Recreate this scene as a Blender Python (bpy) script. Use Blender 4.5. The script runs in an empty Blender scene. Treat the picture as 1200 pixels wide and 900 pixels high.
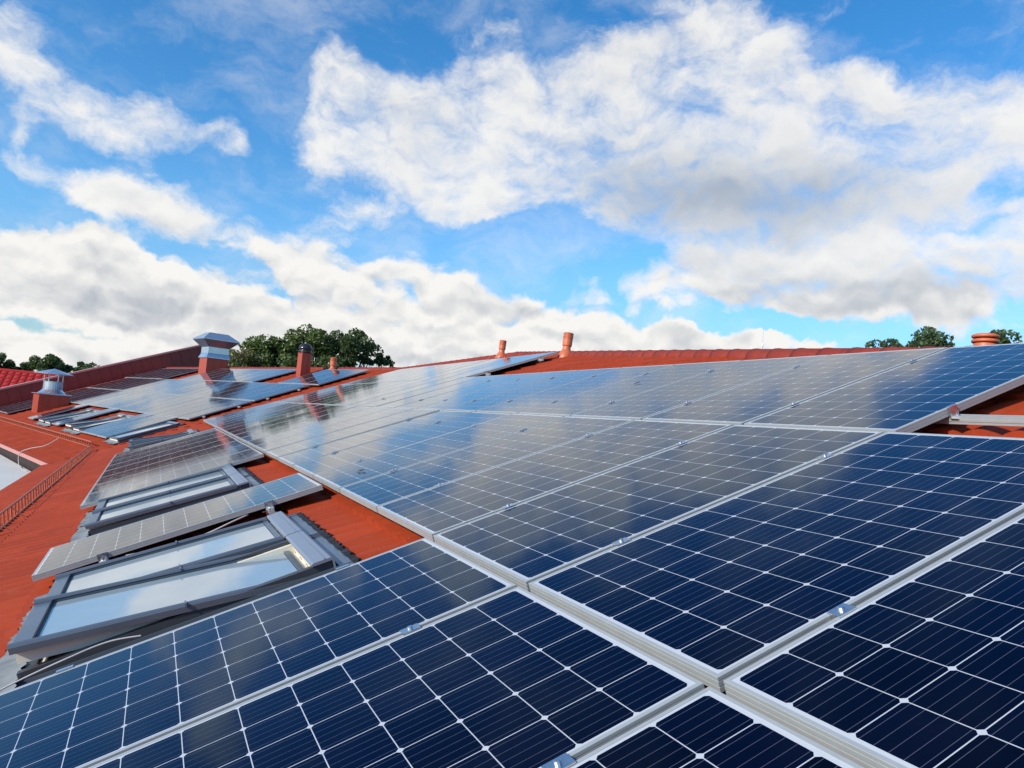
import bpy, math, random
from math import sin, cos, pi, radians
from mathutils import Matrix, Vector

random.seed(7)
S = bpy.context.scene
C = S.collection

# ------------------------------------------------------------------ camera
cam_d = bpy.data.cameras.new('camera')
cam = bpy.data.objects.new('camera', cam_d)
C.objects.link(cam)
cam.matrix_world = Matrix(((0.432841, 0.014935, 0.901346, 1.38813),
                           (0.897153, -0.104876, -0.42909, -1.26719),
                           (0.088121, 0.994373, -0.058794, 0.54659),
                           (0, 0, 0, 1)))
cam_d.sensor_width = 36
cam_d.lens = 26.088
cam_d.clip_start = 0.05
cam_d.clip_end = 5000
S.camera = cam

S.view_settings.view_transform = 'Standard'
S.view_settings.look = 'None'
S.view_settings.exposure = 0.0
S.view_settings.gamma = 1.0
S.view_settings.use_curve_mapping = False

# ------------------------------------------------------------------ sun
SUN_EL = radians(27)
SUN_AZ = math.atan2(-1.0, 0.25)          # direction towards the sun, in plan
sd = Vector((cos(SUN_AZ) * cos(SUN_EL), sin(SUN_AZ) * cos(SUN_EL), sin(SUN_EL)))
sl = bpy.data.lights.new('sun', 'SUN')
sl.energy = 5.0
sl.angle = radians(0.6)
sl.color = (1.0, 0.92, 0.80)
so = bpy.data.objects.new('sun', sl)
C.objects.link(so)
so.rotation_euler = sd.to_track_quat('Z', 'Y').to_euler()

# ------------------------------------------------------------------ node helper
class NT:
    def __init__(s, tree):
        s.t = tree
        s.n = tree.nodes
        s.l = tree.links
    def new(s, typ, **kw):
        nd = s.n.new(typ)
        for k, v in kw.items():
            setattr(nd, k, v)
        return nd
    def put(s, sock, v):
        if isinstance(v, bpy.types.NodeSocket):
            s.l.new(v, sock)
        elif v is not None:
            sock.default_value = v
    def m(s, op, a, b=None, c=None, clamp=False):
        nd = s.new('ShaderNodeMath', operation=op, use_clamp=clamp)
        for i, v in enumerate((a, b, c)):
            if v is not None:
                s.put(nd.inputs[i], v)
        return nd.outputs[0]
    def vm(s, op, a, b=None, c=None):
        nd = s.new('ShaderNodeVectorMath', operation=op)
        for i, v in enumerate((a, b, c)):
            if v is not None:
                s.put(nd.inputs[i], v)
        return nd.outputs['Value'] if op in ('DOT_PRODUCT', 'LENGTH') else nd.outputs[0]
    def noise(s, vec, scale, detail=4, rough=0.5, dist=0.0, col=False):
        nd = s.new('ShaderNodeTexNoise')
        s.put(nd.inputs['Vector'], vec)
        nd.inputs['Scale'].default_value = scale
        nd.inputs['Detail'].default_value = detail
        nd.inputs['Roughness'].default_value = rough
        nd.inputs['Distortion'].default_value = dist
        return nd.outputs['Color' if col else 'Fac']
    def smooth(s, v, lo, hi, a=0.0, b=1.0):
        nd = s.new('ShaderNodeMapRange', interpolation_type='SMOOTHSTEP')
        s.put(nd.inputs[0], v)
        for i, x in enumerate((lo, hi, a, b)):
            s.put(nd.inputs[i + 1], x)
        return nd.outputs[0]
    def lin(s, v, lo, hi, a=0.0, b=1.0):
        nd = s.new('ShaderNodeMapRange', interpolation_type='LINEAR')
        s.put(nd.inputs[0], v)
        for i, x in enumerate((lo, hi, a, b)):
            s.put(nd.inputs[i + 1], x)
        return nd.outputs[0]
    def mix(s, f, a, b, blend='MIX'):
        nd = s.new('ShaderNodeMix', data_type='RGBA', blend_type=blend)
        s.put(nd.inputs[0], f)
        s.put(nd.inputs[6], a)
        s.put(nd.inputs[7], b)
        return nd.outputs[2]

# ------------------------------------------------------------------ sky: clear sky with broken cumulus
# every row: azimuth, elevation, half width, half height (degrees), weight
CLOUDS = [(-10.4, 20.3, 2.42, 3.82, 1.0), (-5.8, 18.6, 2.93, 2.57, 0.7), (-2.4, 18.5, 4.17, 2.93, 1.0), (3.0, 17.9, 2.28, 1.57, 1.1), (-9.7, 14.9, 1.33, 1.78, 0.5), (-4.2, 13.3, 4.26, 1.53, 1), (1.6, 12.5, 4.15, 1.45, 1), (-8.1, 8.8, 4.13, 2.42, 1), (-3.2, 8.7, 3.56, 2.27, 0.9), (7.9, 10.8, 4.51, 2.33, 1), (16.8, 11.0, 5.17, 2.22, 1), (3.1, 6.1, 17.72, 3.01, 1.2), (-2.3, 5.0, 10.28, 1.73, 0.8), (22.3, 8.4, 7.86, 2.27, 1), (9.4, 22.7, 4.02, 3.33, 0.95), (8.6, 18.5, 2.75, 2.61, 0.75), (15.1, 21.3, 5.49, 4.06, 1.0), (16.7, 18.3, 3.91, 2.41, 0.95), (20.6, 26.1, 4.01, 3.33, 0.6), (20.9, 16.1, 3.64, 1.24, 1.25), (12.5, 14.8, 3.16, 1.53, 0.75), (23.9, 20.5, 4.67, 4.18, 0.65), (36.8, 25.2, 12.16, 6.13, 1.3), (46.9, 21.6, 12.7, 5.29, 1.3), (30.7, 19.8, 7.27, 5.41, 1.1), (56.1, 20.9, 4.49, 3.13, 1), (39.6, 29.5, 3.82, 2.08, 0.8), (51.1, 16.9, 7.06, 2.26, 1), (53.9, 14.0, 9.28, 2.81, 1.2), (41.5, 12.8, 6.73, 1.85, 1), (47.6, 11.4, 11.34, 2.1, 1.1), (31.7, 7.5, 9.7, 2.08, 1.2), (22.6, 5.8, 7.84, 1.63, 1), (36.3, 7.4, 5.72, 1.16, 1.1), (59.3, 14.3, 2.77, 2.66, 1), (30.7, 11.7, 3.29, 1.6, 0.5), (49.6, 24.7, 2.25, 2.11, 0.7), (57.9, 24.2, 1.45, 0.99, 0.5), (43.7, 8.0, 2.39, 0.56, 1), (47.8, 8.0, 2.83, 0.48, 0.9), (-1.1, 23.1, 5.91, 3.07, -0.6), (6.2, 18.7, 1.78, 4.56, -0.8), (0.5, 16.6, 2.74, 0.78, -0.3), (-8.9, 11.7, 1.81, 0.63, -0.4), (4.6, 24.5, 2.35, 3.15, -0.6), (25.8, 14.2, 3.98, 1.58, -0.5), (28.0, 19.0, 1.67, 3.65, -0.35), (24.6, 13.1, 3.98, 1.59, -0.4), (54.2, 27.2, 7.3, 2.46, -0.8), (13.2, 26.2, 2.25, 2.16, -0.4), (46.5, 27.0, 1.77, 2.09, -0.4), (41.2, 8.7, 7.33, 0.88, -0.7), (27.9, 13.4, 2.65, 2.54, -0.5), (-6.4, 15.3, 2.88, 0.79, -0.4), (7.0, 8.2, 1.48, 0.49, -0.4), (2.1, 10.2, 3.34, 0.59, -0.4), (-5.0, 11.1, 2.46, 0.55, -0.4), (12.8, 12.4, 1.26, 1.24, -0.4), (58.0, 17.4, 2.15, 1.32, -0.8), (16.5, 13.7, 3.88, 0.63, -0.4), (32.5, 13.7, 2.62, 1.26, -0.5), (43.9, 14.1, 8.95, 0.73, -0.2), (32.3, 30.3, 4.01, 1.04, -0.5)]
SHADE = [(34.7, 18.8, 8.42, 3.63, 0.5), (41.8, 17.7, 9.18, 2.98, 0.6), (49.4, 18.1, 6.71, 2.27, 0.45), (47.0, 11.1, 8.59, 1.69, 0.6), (55.1, 11.4, 5.03, 1.69, 0.5), (0.3, 6.0, 9.14, 1.48, 0.2), (15.8, 20.5, 3.9, 2.94, 0.2), (1.5, 11.0, 3.31, 1.05, 0.3), (-6.0, 7.0, 5.75, 1.39, 0.15), (14.6, 6.9, 6.34, 1.92, 0.15), (24.2, 9.5, 3.96, 1.94, 0.2), (29.9, 27.9, 6.02, 2.72, 0.15)]

W = bpy.data.worlds.new('World')
S.world = W
W.use_nodes = True
w = NT(W.node_tree)
for nd in list(w.n):
    w.n.remove(nd)
wo = w.new('ShaderNodeOutputWorld')
bg = w.new('ShaderNodeBackground')
w.l.new(bg.outputs[0], wo.inputs[0])
SKY_STRENGTH = 0.15
bg.inputs[1].default_value = SKY_STRENGTH
sky = w.new('ShaderNodeTexSky', sky_type='NISHITA')
sky.sun_disc = False
sky.sun_elevation = SUN_EL
sky.sun_rotation = pi / 2 - SUN_AZ
sky.air_density = 1.0
sky.dust_density = 0.3
sky.ozone_density = 2.5
hs = w.new('ShaderNodeHueSaturation')
hs.inputs['Saturation'].default_value = 1.35
hs.inputs['Value'].default_value = 1.35
w.l.new(sky.outputs[0], hs.inputs['Color'])
tc = w.new('ShaderNodeTexCoord')
D = tc.outputs['Generated']
# domain warp gives the cumulus their cauliflower edge
wa = w.noise(D, 9.0, 5, 0.55, col=True)
wb = w.noise(D, 17.0, 4, 0.6, col=True)
D1 = w.vm('ADD', D, w.vm('MULTIPLY', w.vm('SUBTRACT', wa, (0.5, 0.5, 0.5)), (0.060, 0.060, 0.055)))
D1 = w.vm('ADD', D1, w.vm('MULTIPLY', w.vm('SUBTRACT', wb, (0.5, 0.5, 0.5)), (0.040, 0.040, 0.034)))

def cloud_coords(vec):
    sp = w.new('ShaderNodeSeparateXYZ')
    w.put(sp.inputs[0], w.vm('NORMALIZE', vec))
    az = w.m('MULTIPLY', w.m('ARCTAN2', sp.outputs[1], w.m('MULTIPLY', sp.outputs[0], -1.0)), 57.2958)
    el = w.m('MULTIPLY', w.m('ARCSINE', sp.outputs[2]), 57.2958)
    cb = w.new('ShaderNodeCombineXYZ')
    w.put(cb.inputs[0], az)
    w.put(cb.inputs[1], el)
    return cb.outputs[0], el, az

def blobs(q, rows, start):
    acc = start
    for az, el, ra, re, amp in rows:
        p = w.vm('MULTIPLY_ADD', q, (1 / ra, 1 / re, 0), (-az / ra, -el / re, 0))
        d = w.vm('DOT_PRODUCT', p, p)
        acc = w.m('MULTIPLY_ADD', w.m('POWER', 0.36788, d), amp, acc)
    return acc

q1, el1, az1 = cloud_coords(D1)
FL = (1.0, 1.0, 1.7)                          # clouds seen edge-on: detail flattened in height
# outside the photographed part of the sky: unseen cloud, thinned and greyed to hold down the fill light
out = w.m('MAXIMUM', w.smooth(el1, 31, 42), w.m('MAXIMUM', w.smooth(az1, -12, -26), w.smooth(az1, 62, 76)))
high = w.smooth(el1, 30, 40, 0.75, 0.12)
base = w.m('MULTIPLY', w.m('MULTIPLY', out, high), w.lin(w.noise(D, 2.2, 3, 0.5), 0.46, 0.72, -0.1, 0.75))
cov0 = blobs(q1, CLOUDS, base)
low = w.m('MULTIPLY', w.smooth(el1, 5.5, 2.5), w.smooth(az1, 30, 22))
cov = w.m('MAXIMUM', w.m('MINIMUM', cov0, w.smooth(el1, 11, 5, 1.08, 1.45)), low)

def puffs(v, scale):
    nd = w.new('ShaderNodeTexVoronoi', feature='F1', voronoi_dimensions='3D')
    w.put(nd.inputs['Vector'], v)
    nd.inputs['Scale'].default_value = scale
    return w.m('SUBTRACT', 0.42, nd.outputs['Distance'])

lowc = w.smooth(el1, 17, 8)                   # 1 in the cumulus bank near the horizon, 0 in the thin high cloud
v1 = w.vm('MULTIPLY', D1, FL)
v2 = w.vm('MULTIPLY', w.vm('ADD', D1, (0.003, -0.005, 0.013)), FL)

def field(v):
    a = w.m('MULTIPLY', w.m('SUBTRACT', w.noise(v, 9.0, 4, 0.52), 0.5), 1.5)
    p = w.m('ADD', w.m('MULTIPLY', puffs(v, 13.0), 0.8), w.m('MULTIPLY', puffs(v, 30.0), 0.45))
    return w.m('ADD', a, w.m('MULTIPLY', p, w.m('MULTIPLY_ADD', lowc, 0.65, 0.35)))
f1, f2 = field(v1), field(v2)
fr1 = w.noise(v1, 30.0, 7, 0.66)
dens = w.m('ADD', w.m('ADD', cov, f1), w.m('MULTIPLY', w.m('SUBTRACT', fr1, 0.5), w.m('MULTIPLY_ADD', lowc, -0.40, 0.98)))
lo_t = w.m('MULTIPLY_ADD', lowc, 0.10, 0.28)
mask = w.smooth(dens, lo_t, w.m('ADD', lo_t, w.m('MULTIPLY_ADD', lowc, -0.52, 0.95)))
veil = w.m('MULTIPLY', w.smooth(w.noise(w.vm('MULTIPLY', D1, (1, 1, 2.2)), 6.0, 7, 0.62), 0.42, 0.75), 0.34)
mask = w.m('MAXIMUM', w.m('MULTIPLY', mask, w.m('MULTIPLY_ADD', lowc, 0.06, 0.94)), veil)
# light and shade: compare the density a little higher up, so tops are bright and bases grey
relief = w.m('MULTIPLY', w.m('SUBTRACT', f1, f2), w.m('MULTIPLY_ADD', lowc, 0.55, 0.50))
big = w.m('MULTIPLY', w.m('SUBTRACT', w.noise(v1, 4.5, 3, 0.5), 0.5), 0.55)
fine = w.m('MULTIPLY', w.m('SUBTRACT', fr1, 0.5), 0.16)
strat = w.noise(w.vm('MULTIPLY', D1, (1, 1, 5.0)), 7.0, 4, 0.55)
near_h = w.m('MULTIPLY', w.smooth(el1, 8.5, 3.5), w.smooth(strat, 0.38, 0.62, 0.0, 0.32))
shade = blobs(q1, SHADE, w.m('ADD', near_h, w.m('MULTIPLY', out, 0.45)))
edge = w.smooth(dens, 0.55, 1.5, 0.08, -0.10)
lum = w.m('ADD', w.m('ADD', w.m('SUBTRACT', w.m('ADD', 0.96, relief), w.m('MULTIPLY', shade, 0.95)), big), w.m('ADD', fine, edge))
lum = w.m('MINIMUM', w.m('MAXIMUM', lum, 0.0), 1.0)
ccol = w.mix(lum, (2.9, 3.2, 3.65, 1), (6.3, 6.2, 6.0, 1))
q9, el9, az9 = cloud_coords(D)
clear = w.vm('MULTIPLY', hs.outputs[0], w.mix(w.smooth(el9, 14, 2), (1, 1, 1, 1), (0.50, 0.60, 0.72, 1)))
final = w.mix(mask, clear, ccol)
w.l.new(final, bg.inputs[0])

# ------------------------------------------------------------------ roof frames
PIT = radians(20.5)
TH = radians(17.5)
T = -0.15                                    # roof tiles lie this far under the panel glass
def frame(ox, x, y, z):
    return Matrix(((x[0], y[0], z[0], ox[0]), (x[1], y[1], z[1], ox[1]), (x[2], y[2], z[2], ox[2]), (0, 0, 0, 1)))
# near wing: x runs along the eave towards the camera, y up the slope, z off the roof
F1 = frame((0, 0, 0), (1, 0, 0), (0, cos(PIT), sin(PIT)), (0, -sin(PIT), cos(PIT)))
EC = Vector((-21.868, -3.6024, -1.50703))    # inner corner of the eaves
H2 = Vector((cos(TH), sin(TH), 0))
B2 = Vector((-sin(TH), cos(TH), 0))
U2 = B2 * cos(PIT) + Vector((0, 0, sin(PIT)))
N2 = -B2 * sin(PIT) + Vector((0, 0, cos(PIT)))
F2 = frame(EC, H2, U2, N2)                   # far wing: x is minus the distance from the corner
P2F = frame(EC, H2, B2, (0, 0, 1))           # same, upright
VK = math.tan(TH / 2) * cos(PIT)

# ------------------------------------------------------------------ materials
def mat(name):
    m_ = bpy.data.materials.new(name)
    m_.use_nodes = True
    nt = NT(m_.node_tree)
    return m_, nt, nt.n['Principled BSDF']

def plain(name, col, rough=0.5, metal=0.0, var=0.08, scale=8.0, bump=0.0, spec=0.5):
    m_, t, b = mat(name)
    tcn = t.new('ShaderNodeTexCoord')
    n = t.noise(tcn.outputs['Object'], scale, 4, 0.5)
    lo = tuple(max(0, c * (1 - var * 2)) for c in col[:3]) + (1,)
    hi = tuple(min(1, c * (1 + var * 2)) for c in col[:3]) + (1,)
    t.l.new(t.mix(n, lo, hi), b.inputs['Base Color'])
    t.l.new(t.lin(n, 0.3, 0.7, max(0.02, rough - 0.07), min(1, rough + 0.07)), b.inputs['Roughness'])
    b.inputs['Metallic'].default_value = metal
    b.inputs['Specular IOR Level'].default_value = spec
    if bump:
        bp = t.new('ShaderNodeBump')
        bp.inputs['Strength'].default_value = bump
        bp.inputs['Distance'].default_value = 0.01
        t.l.new(t.noise(tcn.outputs['Object'], scale * 6, 4, 0.6), bp.inputs['Height'])
        t.l.new(bp.outputs[0], b.inputs['Normal'])
    return m_

M_alu = plain('anodised_aluminium', (0.36, 0.385, 0.39), 0.40, 0.15, 0.03, 20)
M_steel = plain('stainless_steel', (0.72, 0.73, 0.74), 0.28, 1.0, 0.05, 30)
M_galv = plain('galvanised_sheet', (0.60, 0.66, 0.72), 0.28, 0.85, 0.03, 1.5)
M_char = plain('charcoal_coated_metal', (0.045, 0.05, 0.058), 0.45, 0.0, 0.08, 6)
M_grey = plain('grey_coated_metal', (0.13, 0.155, 0.19), 0.30, 0.35, 0.04, 2)
M_hood = plain('light_grey_coated_metal', (0.24, 0.28, 0.34), 0.36, 0.3, 0.03, 1.5)
M_lead = plain('lead_apron', (0.20, 0.22, 0.23), 0.6, 0.3, 0.2, 5)
M_cream = plain('cream_lacquered_wood', (0.72, 0.69, 0.58), 0.45, 0, 0.03, 4)
M_inner = plain('white_plaster', (0.7, 0.72, 0.66), 0.8, 0, 0.04, 4)
M_rubber = plain('black_rubber', (0.012, 0.012, 0.013), 0.6)
M_black = plain('black_glazed_metal', (0.02, 0.02, 0.022), 0.25)
M_cable = plain('pale_cable_sheath', (0.42, 0.42, 0.42), 0.5)
M_terra = plain('terracotta_plastic', (0.50, 0.13, 0.055), 0.42, 0, 0.10, 9)
M_redmet = plain('red_coated_sheet', (0.33, 0.055, 0.025), 0.42, 0, 0.06, 3)
M_parap = plain('dark_red_sheet', (0.24, 0.033, 0.024), 0.5, 0, 0.08, 2)
M_cope = plain('sunlit_tint_coping', (0.58, 0.26, 0.22), 0.45, 0, 0.06, 3)  # red lifted to pink: the sunlit look of the coping top is painted in
M_rail = plain('red_painted_steel', (0.42, 0.12, 0.06), 0.45, 0, 0.08, 20)
M_memb = plain('pale_roof_membrane', (0.62, 0.62, 0.57), 0.75, 0, 0.05, 1.2)
M_wall = plain('render_wall', (0.45, 0.40, 0.33), 0.85, 0, 0.06, 1.5)
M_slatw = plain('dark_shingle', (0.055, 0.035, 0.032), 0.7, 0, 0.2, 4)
M_leafd = plain('dead_leaf', (0.035, 0.025, 0.018), 0.7)
M_bark = plain('bark', (0.06, 0.045, 0.035), 0.9, 0, 0.2, 6)
M_ground = plain('grass_ground', (0.06, 0.09, 0.03), 0.9, 0, 0.25, 0.4)

def tile_mat(name, col):
    m_, t, b = mat(name)
    tcn = t.new('ShaderNodeTexCoord')
    o = tcn.outputs['Object']
    sp = t.new('ShaderNodeSeparateXYZ')
    t.l.new(o, sp.inputs[0])
    cb = t.new('ShaderNodeCombineXYZ')
    t.l.new(t.m('FLOOR', t.m('DIVIDE', sp.outputs[0], 0.38)), cb.inputs[0])
    t.l.new(t.m('FLOOR', t.m('DIVIDE', sp.outputs[1], 0.34)), cb.inputs[1])
    wn = t.new('ShaderNodeTexWhiteNoise', noise_dimensions='2D')
    t.l.new(cb.outputs[0], wn.inputs['Vector'])
    big = t.noise(o, 0.55, 4, 0.6)
    fine = t.noise(o, 40, 5, 0.65)
    c1 = t.mix(t.lin(wn.outputs['Value'], 0, 1, 0, 1), tuple(c * 0.86 for c in col) + (1,), tuple(c * 1.1 for c in col) + (1,))
    c2 = t.mix(t.lin(big, 0.35, 0.65, 0, 0.5), c1, (col[0] * 0.8, col[1] * 0.75, col[2] * 0.8, 1))
    grime = t.smooth(t.noise(o, 9, 6, 0.7), 0.60, 0.74, 0, 0.55)
    c3 = t.mix(grime, c2, (0.14, 0.05, 0.03, 1))
    stv = t.vm('MULTIPLY', o, (9.0, 0.7, 1.0))
    c3 = t.mix(t.smooth(t.noise(stv, 1.0, 5, 0.6), 0.50, 0.72, 0, 0.35), c3, (col[0] * 0.55, col[1] * 0.5, col[2] * 0.7, 1))
    c3 = t.mix(t.smooth(t.noise(o, 2.2, 5, 0.65), 0.55, 0.75, 0, 0.25), c3, (0.44, 0.12, 0.06, 1))
    c4 = t.mix(t.smooth(fine, 0.62, 0.75, 0, 0.35), c3, (0.55, 0.25, 0.16, 1))
    t.l.new(c4, b.inputs['Base Color'])
    t.l.new(t.lin(fine, 0.3, 0.7, 0.55, 0.75), b.inputs['Roughness'])
    b.inputs['Specular IOR Level'].default_value = 0.2
    bp = t.new('ShaderNodeBump')
    bp.inputs['Strength'].default_value = 0.25
    bp.inputs['Distance'].default_value = 0.004
    t.l.new(fine, bp.inputs['Height'])
    t.l.new(bp.outputs[0], b.inputs['Normal'])
    return m_
M_tile = tile_mat('terracotta_tile', (0.35, 0.047, 0.013))
M_ridge = tile_mat('ridge_tile', (0.24, 0.036, 0.023))
M_tile2 = tile_mat('bright_red_tile', (0.50, 0.035, 0.03))

def cell_mat():
    """monocrystalline cells under glass: chamfered cells, white backsheet, five busbars"""
    m_, t, b = mat('solar_cells_under_glass')
    uv = t.new('ShaderNodeUVMap')
    sp = t.new('ShaderNodeSeparateXYZ')
    t.l.new(uv.outputs[0], sp.inputs[0])
    oi = t.new('ShaderNodeObjectInfo')
    P = 0.1590
    def local(v, n):
        s_ = t.m('ADD', v, n * P / 2)
        return s_, t.m('SUBTRACT', t.m('FLOORED_MODULO', s_, P), P / 2)
    sx, lx = local(sp.outputs[0], 6)
    sy, ly = local(sp.outputs[1], 12)
    ax, ay = t.m('ABSOLUTE', lx), t.m('ABSOLUTE', ly)
    inx = t.m('LESS_THAN', ax, 0.0781)
    iny = t.m('LESS_THAN', ay, 0.0781)
    ch = t.m('LESS_THAN', t.m('ADD', ax, ay), 0.1475)
    bx = t.m('LESS_THAN', t.m('ABSOLUTE', sp.outputs[0]), 3 * P - 0.001)
    by = t.m('LESS_THAN', t.m('ABSOLUTE', sp.outputs[1]), 6 * P - 0.001)
    cell = t.m('MULTIPLY', t.m('MULTIPLY', inx, iny), t.m('MULTIPLY', ch, t.m('MULTIPLY', bx, by)))
    bm_ = t.m('ABSOLUTE', t.m('SUBTRACT', t.m('FLOORED_MODULO', t.m('ADD', lx, P / 2), P / 5), P / 10))
    bus = t.m('LESS_THAN', bm_, 0.0006)
    # tone differs a little from cell to cell
    cb = t.new('ShaderNodeCombineXYZ')
    t.l.new(t.m('FLOOR', t.m('DIVIDE', sx, P)), cb.inputs[0])
    t.l.new(t.m('FLOOR', t.m('DIVIDE', sy, P)), cb.inputs[1])
    t.l.new(t.m('MULTIPLY', oi.outputs['Random'], 97.0), cb.inputs[2])
    wn = t.new('ShaderNodeTexWhiteNoise', noise_dimensions='3D')
    t.l.new(cb.outputs[0], wn.inputs['Vector'])
    ccell = t.mix(wn.outputs['Value'], (0.0004, 0.0009, 0.0046, 1), (0.0010, 0.0024, 0.0120, 1))
    cbus = t.mix(bus, ccell, (0.075, 0.085, 0.12, 1))
    tex = t.new('ShaderNodeTexCoord')
    dust = t.noise(tex.outputs['Object'], 7, 6, 0.65)
    col = t.mix(cell, (0.46, 0.49, 0.53, 1), cbus)
    col = t.mix(t.smooth(dust, 0.5, 0.9, 0, 0.006), col, (0.35, 0.33, 0.30, 1))
    # anti-reflection glass: hardly any mirror image seen from above, the full one at a grazing angle
    fr = t.new('ShaderNodeFresnel')
    fr.inputs['IOR'].default_value = 1.5
    refl = t.m('MAXIMUM', t.m('SUBTRACT', t.m('MULTIPLY', fr.outputs[0], 1.12), 0.052), 0.003)
    di = t.new('ShaderNodeBsdfDiffuse')
    t.l.new(col, di.inputs['Color'])
    gl = t.new('ShaderNodeBsdfGlossy')
    # the blue of the anti-reflection coating shows while the glass is not seen at a grazing angle
    t.l.new(t.mix(t.smooth(fr.outputs[0], 0.06, 0.40), (0.42, 0.68, 1.0, 1), (0.97, 0.985, 1.0, 1)), gl.inputs['Color'])
    t.l.new(t.lin(dust, 0.3, 0.75, 0.035, 0.11), gl.inputs['Roughness'])
    mx = t.new('ShaderNodeMixShader')
    t.l.new(refl, mx.inputs[0])
    t.l.new(di.outputs[0], mx.inputs[1])
    t.l.new(gl.outputs[0], mx.inputs[2])
    t.n.remove(b)
    t.l.new(mx.outputs[0], t.n['Material Output'].inputs[0])
    return m_
M_cell = cell_mat()

def pane_mat():
    m_, t, b = mat('roof_window_glass')
    tcn = t.new('ShaderNodeTexCoord')
    n = t.noise(tcn.outputs['Object'], 3, 4, 0.5)
    t.l.new(t.mix(n, (0.20, 0.27, 0.33, 1), (0.34, 0.40, 0.42, 1)), b.inputs['Base Color'])
    b.inputs['Roughness'].default_value = 0.04
    b.inputs['IOR'].default_value = 1.9
    return m_
M_pane = pane_mat()

def leaf_mat(name, a, bcol):
    m_, t, b = mat(name)
    g = t.new('ShaderNodeNewGeometry')
    t.l.new(t.mix(g.outputs['Random Per Island'], a, bcol), b.inputs['Base Color'])
    b.inputs['Roughness'].default_value = 0.55
    b.inputs['Specular IOR Level'].default_value = 0.3
    tl = t.new('ShaderNodeBsdfTranslucent')
    t.l.new(t.mix(0.5, b.inputs['Base Color'].links[0].from_socket, (0.20, 0.26, 0.05, 1)), tl.inputs['Color'])
    mx = t.new('ShaderNodeMixShader')
    mx.inputs[0].default_value = 0.35
    t.l.new(b.outputs[0], mx.inputs[1])
    t.l.new(tl.outputs[0], mx.inputs[2])
    t.l.new(mx.outputs[0], t.n['Material Output'].inputs[0])
    return m_
M_oak = leaf_mat('oak_leaves', (0.035, 0.065, 0.020, 1), (0.19, 0.25, 0.08, 1))
M_dark = leaf_mat('dark_leaves', (0.028, 0.052, 0.024, 1), (0.12, 0.18, 0.07, 1))
M_yel = leaf_mat('yellowing_leaves', (0.10, 0.10, 0.03, 1), (0.26, 0.22, 0.10, 1))

# ------------------------------------------------------------------ mesh helpers
class MB:
    def __init__(s):
        s.v = []
        s.f = []
    def add(s, vs, fs):
        o = len(s.v)
        s.v += [tuple(v) for v in vs]
        s.f += [tuple(i + o for i in f) for f in fs]
        return s
    def box(s, x0, x1, y0, y1, z0, z1, M=None):
        vs = [Vector((x, y, z)) for z in (z0, z1) for y in (y0, y1) for x in (x0, x1)]
        if M is not None:
            vs = [M @ v for v in vs]
        return s.add(vs, [(0, 2, 3, 1), (4, 5, 7, 6), (0, 1, 5, 4), (2, 6, 7, 3), (0, 4, 6, 2), (1, 3, 7, 5)])
    def tube(s, a, b, r, n=8, r2=None, cap=True):
        a, b = Vector(a), Vector(b)
        d = (b - a).normalized()
        u = d.orthogonal().normalized()
        v = d.cross(u)
        r2 = r if r2 is None else r2
        vs = []
        for p, rr in ((a, r), (b, r2)):
            for i in range(n):
                t_ = 2 * pi * i / n
                vs.append(p + (u * cos(t_) + v * sin(t_)) * rr)
        fs = [(i, (i + 1) % n, n + (i + 1) % n, n + i) for i in range(n)]
        if cap:
            fs += [tuple(range(n - 1, -1, -1)), tuple(range(n, 2 * n))]
        return s.add(vs, fs)
    def path(s, pts, r, n=6):
        for a, b in zip(pts[:-1], pts[1:]):
            s.tube(a, b, r, n, cap=False)
        return s
    def lathe(s, prof, n=24, M=None, cap=True):
        vs = []
        for r, z in prof:
            for i in range(n):
                t_ = 2 * pi * i / n
                p = Vector((r * cos(t_), r * sin(t_), z))
                vs.append(M @ p if M is not None else p)
        k = len(prof)
        fs = [(j * n + i, j * n + (i + 1) % n, (j + 1) * n + (i + 1) % n, (j + 1) * n + i) for j in range(k - 1) for i in range(n)]
        if cap:
            fs += [tuple(range(n - 1, -1, -1)), tuple(range((k - 1) * n, k * n))]
        return s.add(vs, fs)
    def rings(s, rs, cap=True):
        """stack of same-length closed loops"""
        n = len(rs[0])
        vs = [p for r in rs for p in r]
        fs = [(j * n + i, j * n + (i + 1) % n, (j + 1) * n + (i + 1) % n, (j + 1) * n + i) for j in range(len(rs) - 1) for i in range(n)]
        if cap:
            fs += [tuple(range(n - 1, -1, -1)), tuple(range((len(rs) - 1) * n, len(rs) * n))]
        return s.add(vs, fs)
    def mesh(s, name, m_, smooth=False):
        me = bpy.data.meshes.new(name)
        me.from_pydata(s.v, [], s.f)
        me.materials.append(m_)
        if smooth:
            for p in me.polygons:
                p.use_smooth = True
        me.update()
        return me
    def build(s, name, m_, parent=None, smooth=False, label=None):
        return link(name, s.mesh(name, m_, smooth), parent, label)

def link(name, me, parent=None, label=None):
    o = bpy.data.objects.new(name, me)
    C.objects.link(o)
    if parent is not None:
        o.parent = parent
    if label:
        o['label'] = label
    return o

def thing(name, label, cat, M=None, group=None):
    o = bpy.data.objects.new(name, None)
    o.empty_display_size = 0.2
    C.objects.link(o)
    if M is not None:
        o.matrix_world = M
    return tag(o, label, cat, group)

def tag(o, label, cat, group=None):
    o['label'] = label
    o['category'] = cat
    if group:
        o['group'] = group
    return o

def struct(o):
    o['kind'] = 'structure'
    return o
TR = Matrix.Translation

# ------------------------------------------------------------------ ground
g = MB()
g.add([(-1500, -1500, -7), (1500, -1500, -7), (1500, 1500, -7), (-1500, 1500, -7)], [(0, 1, 2, 3)])
struct(g.build('ground', M_ground))

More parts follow.
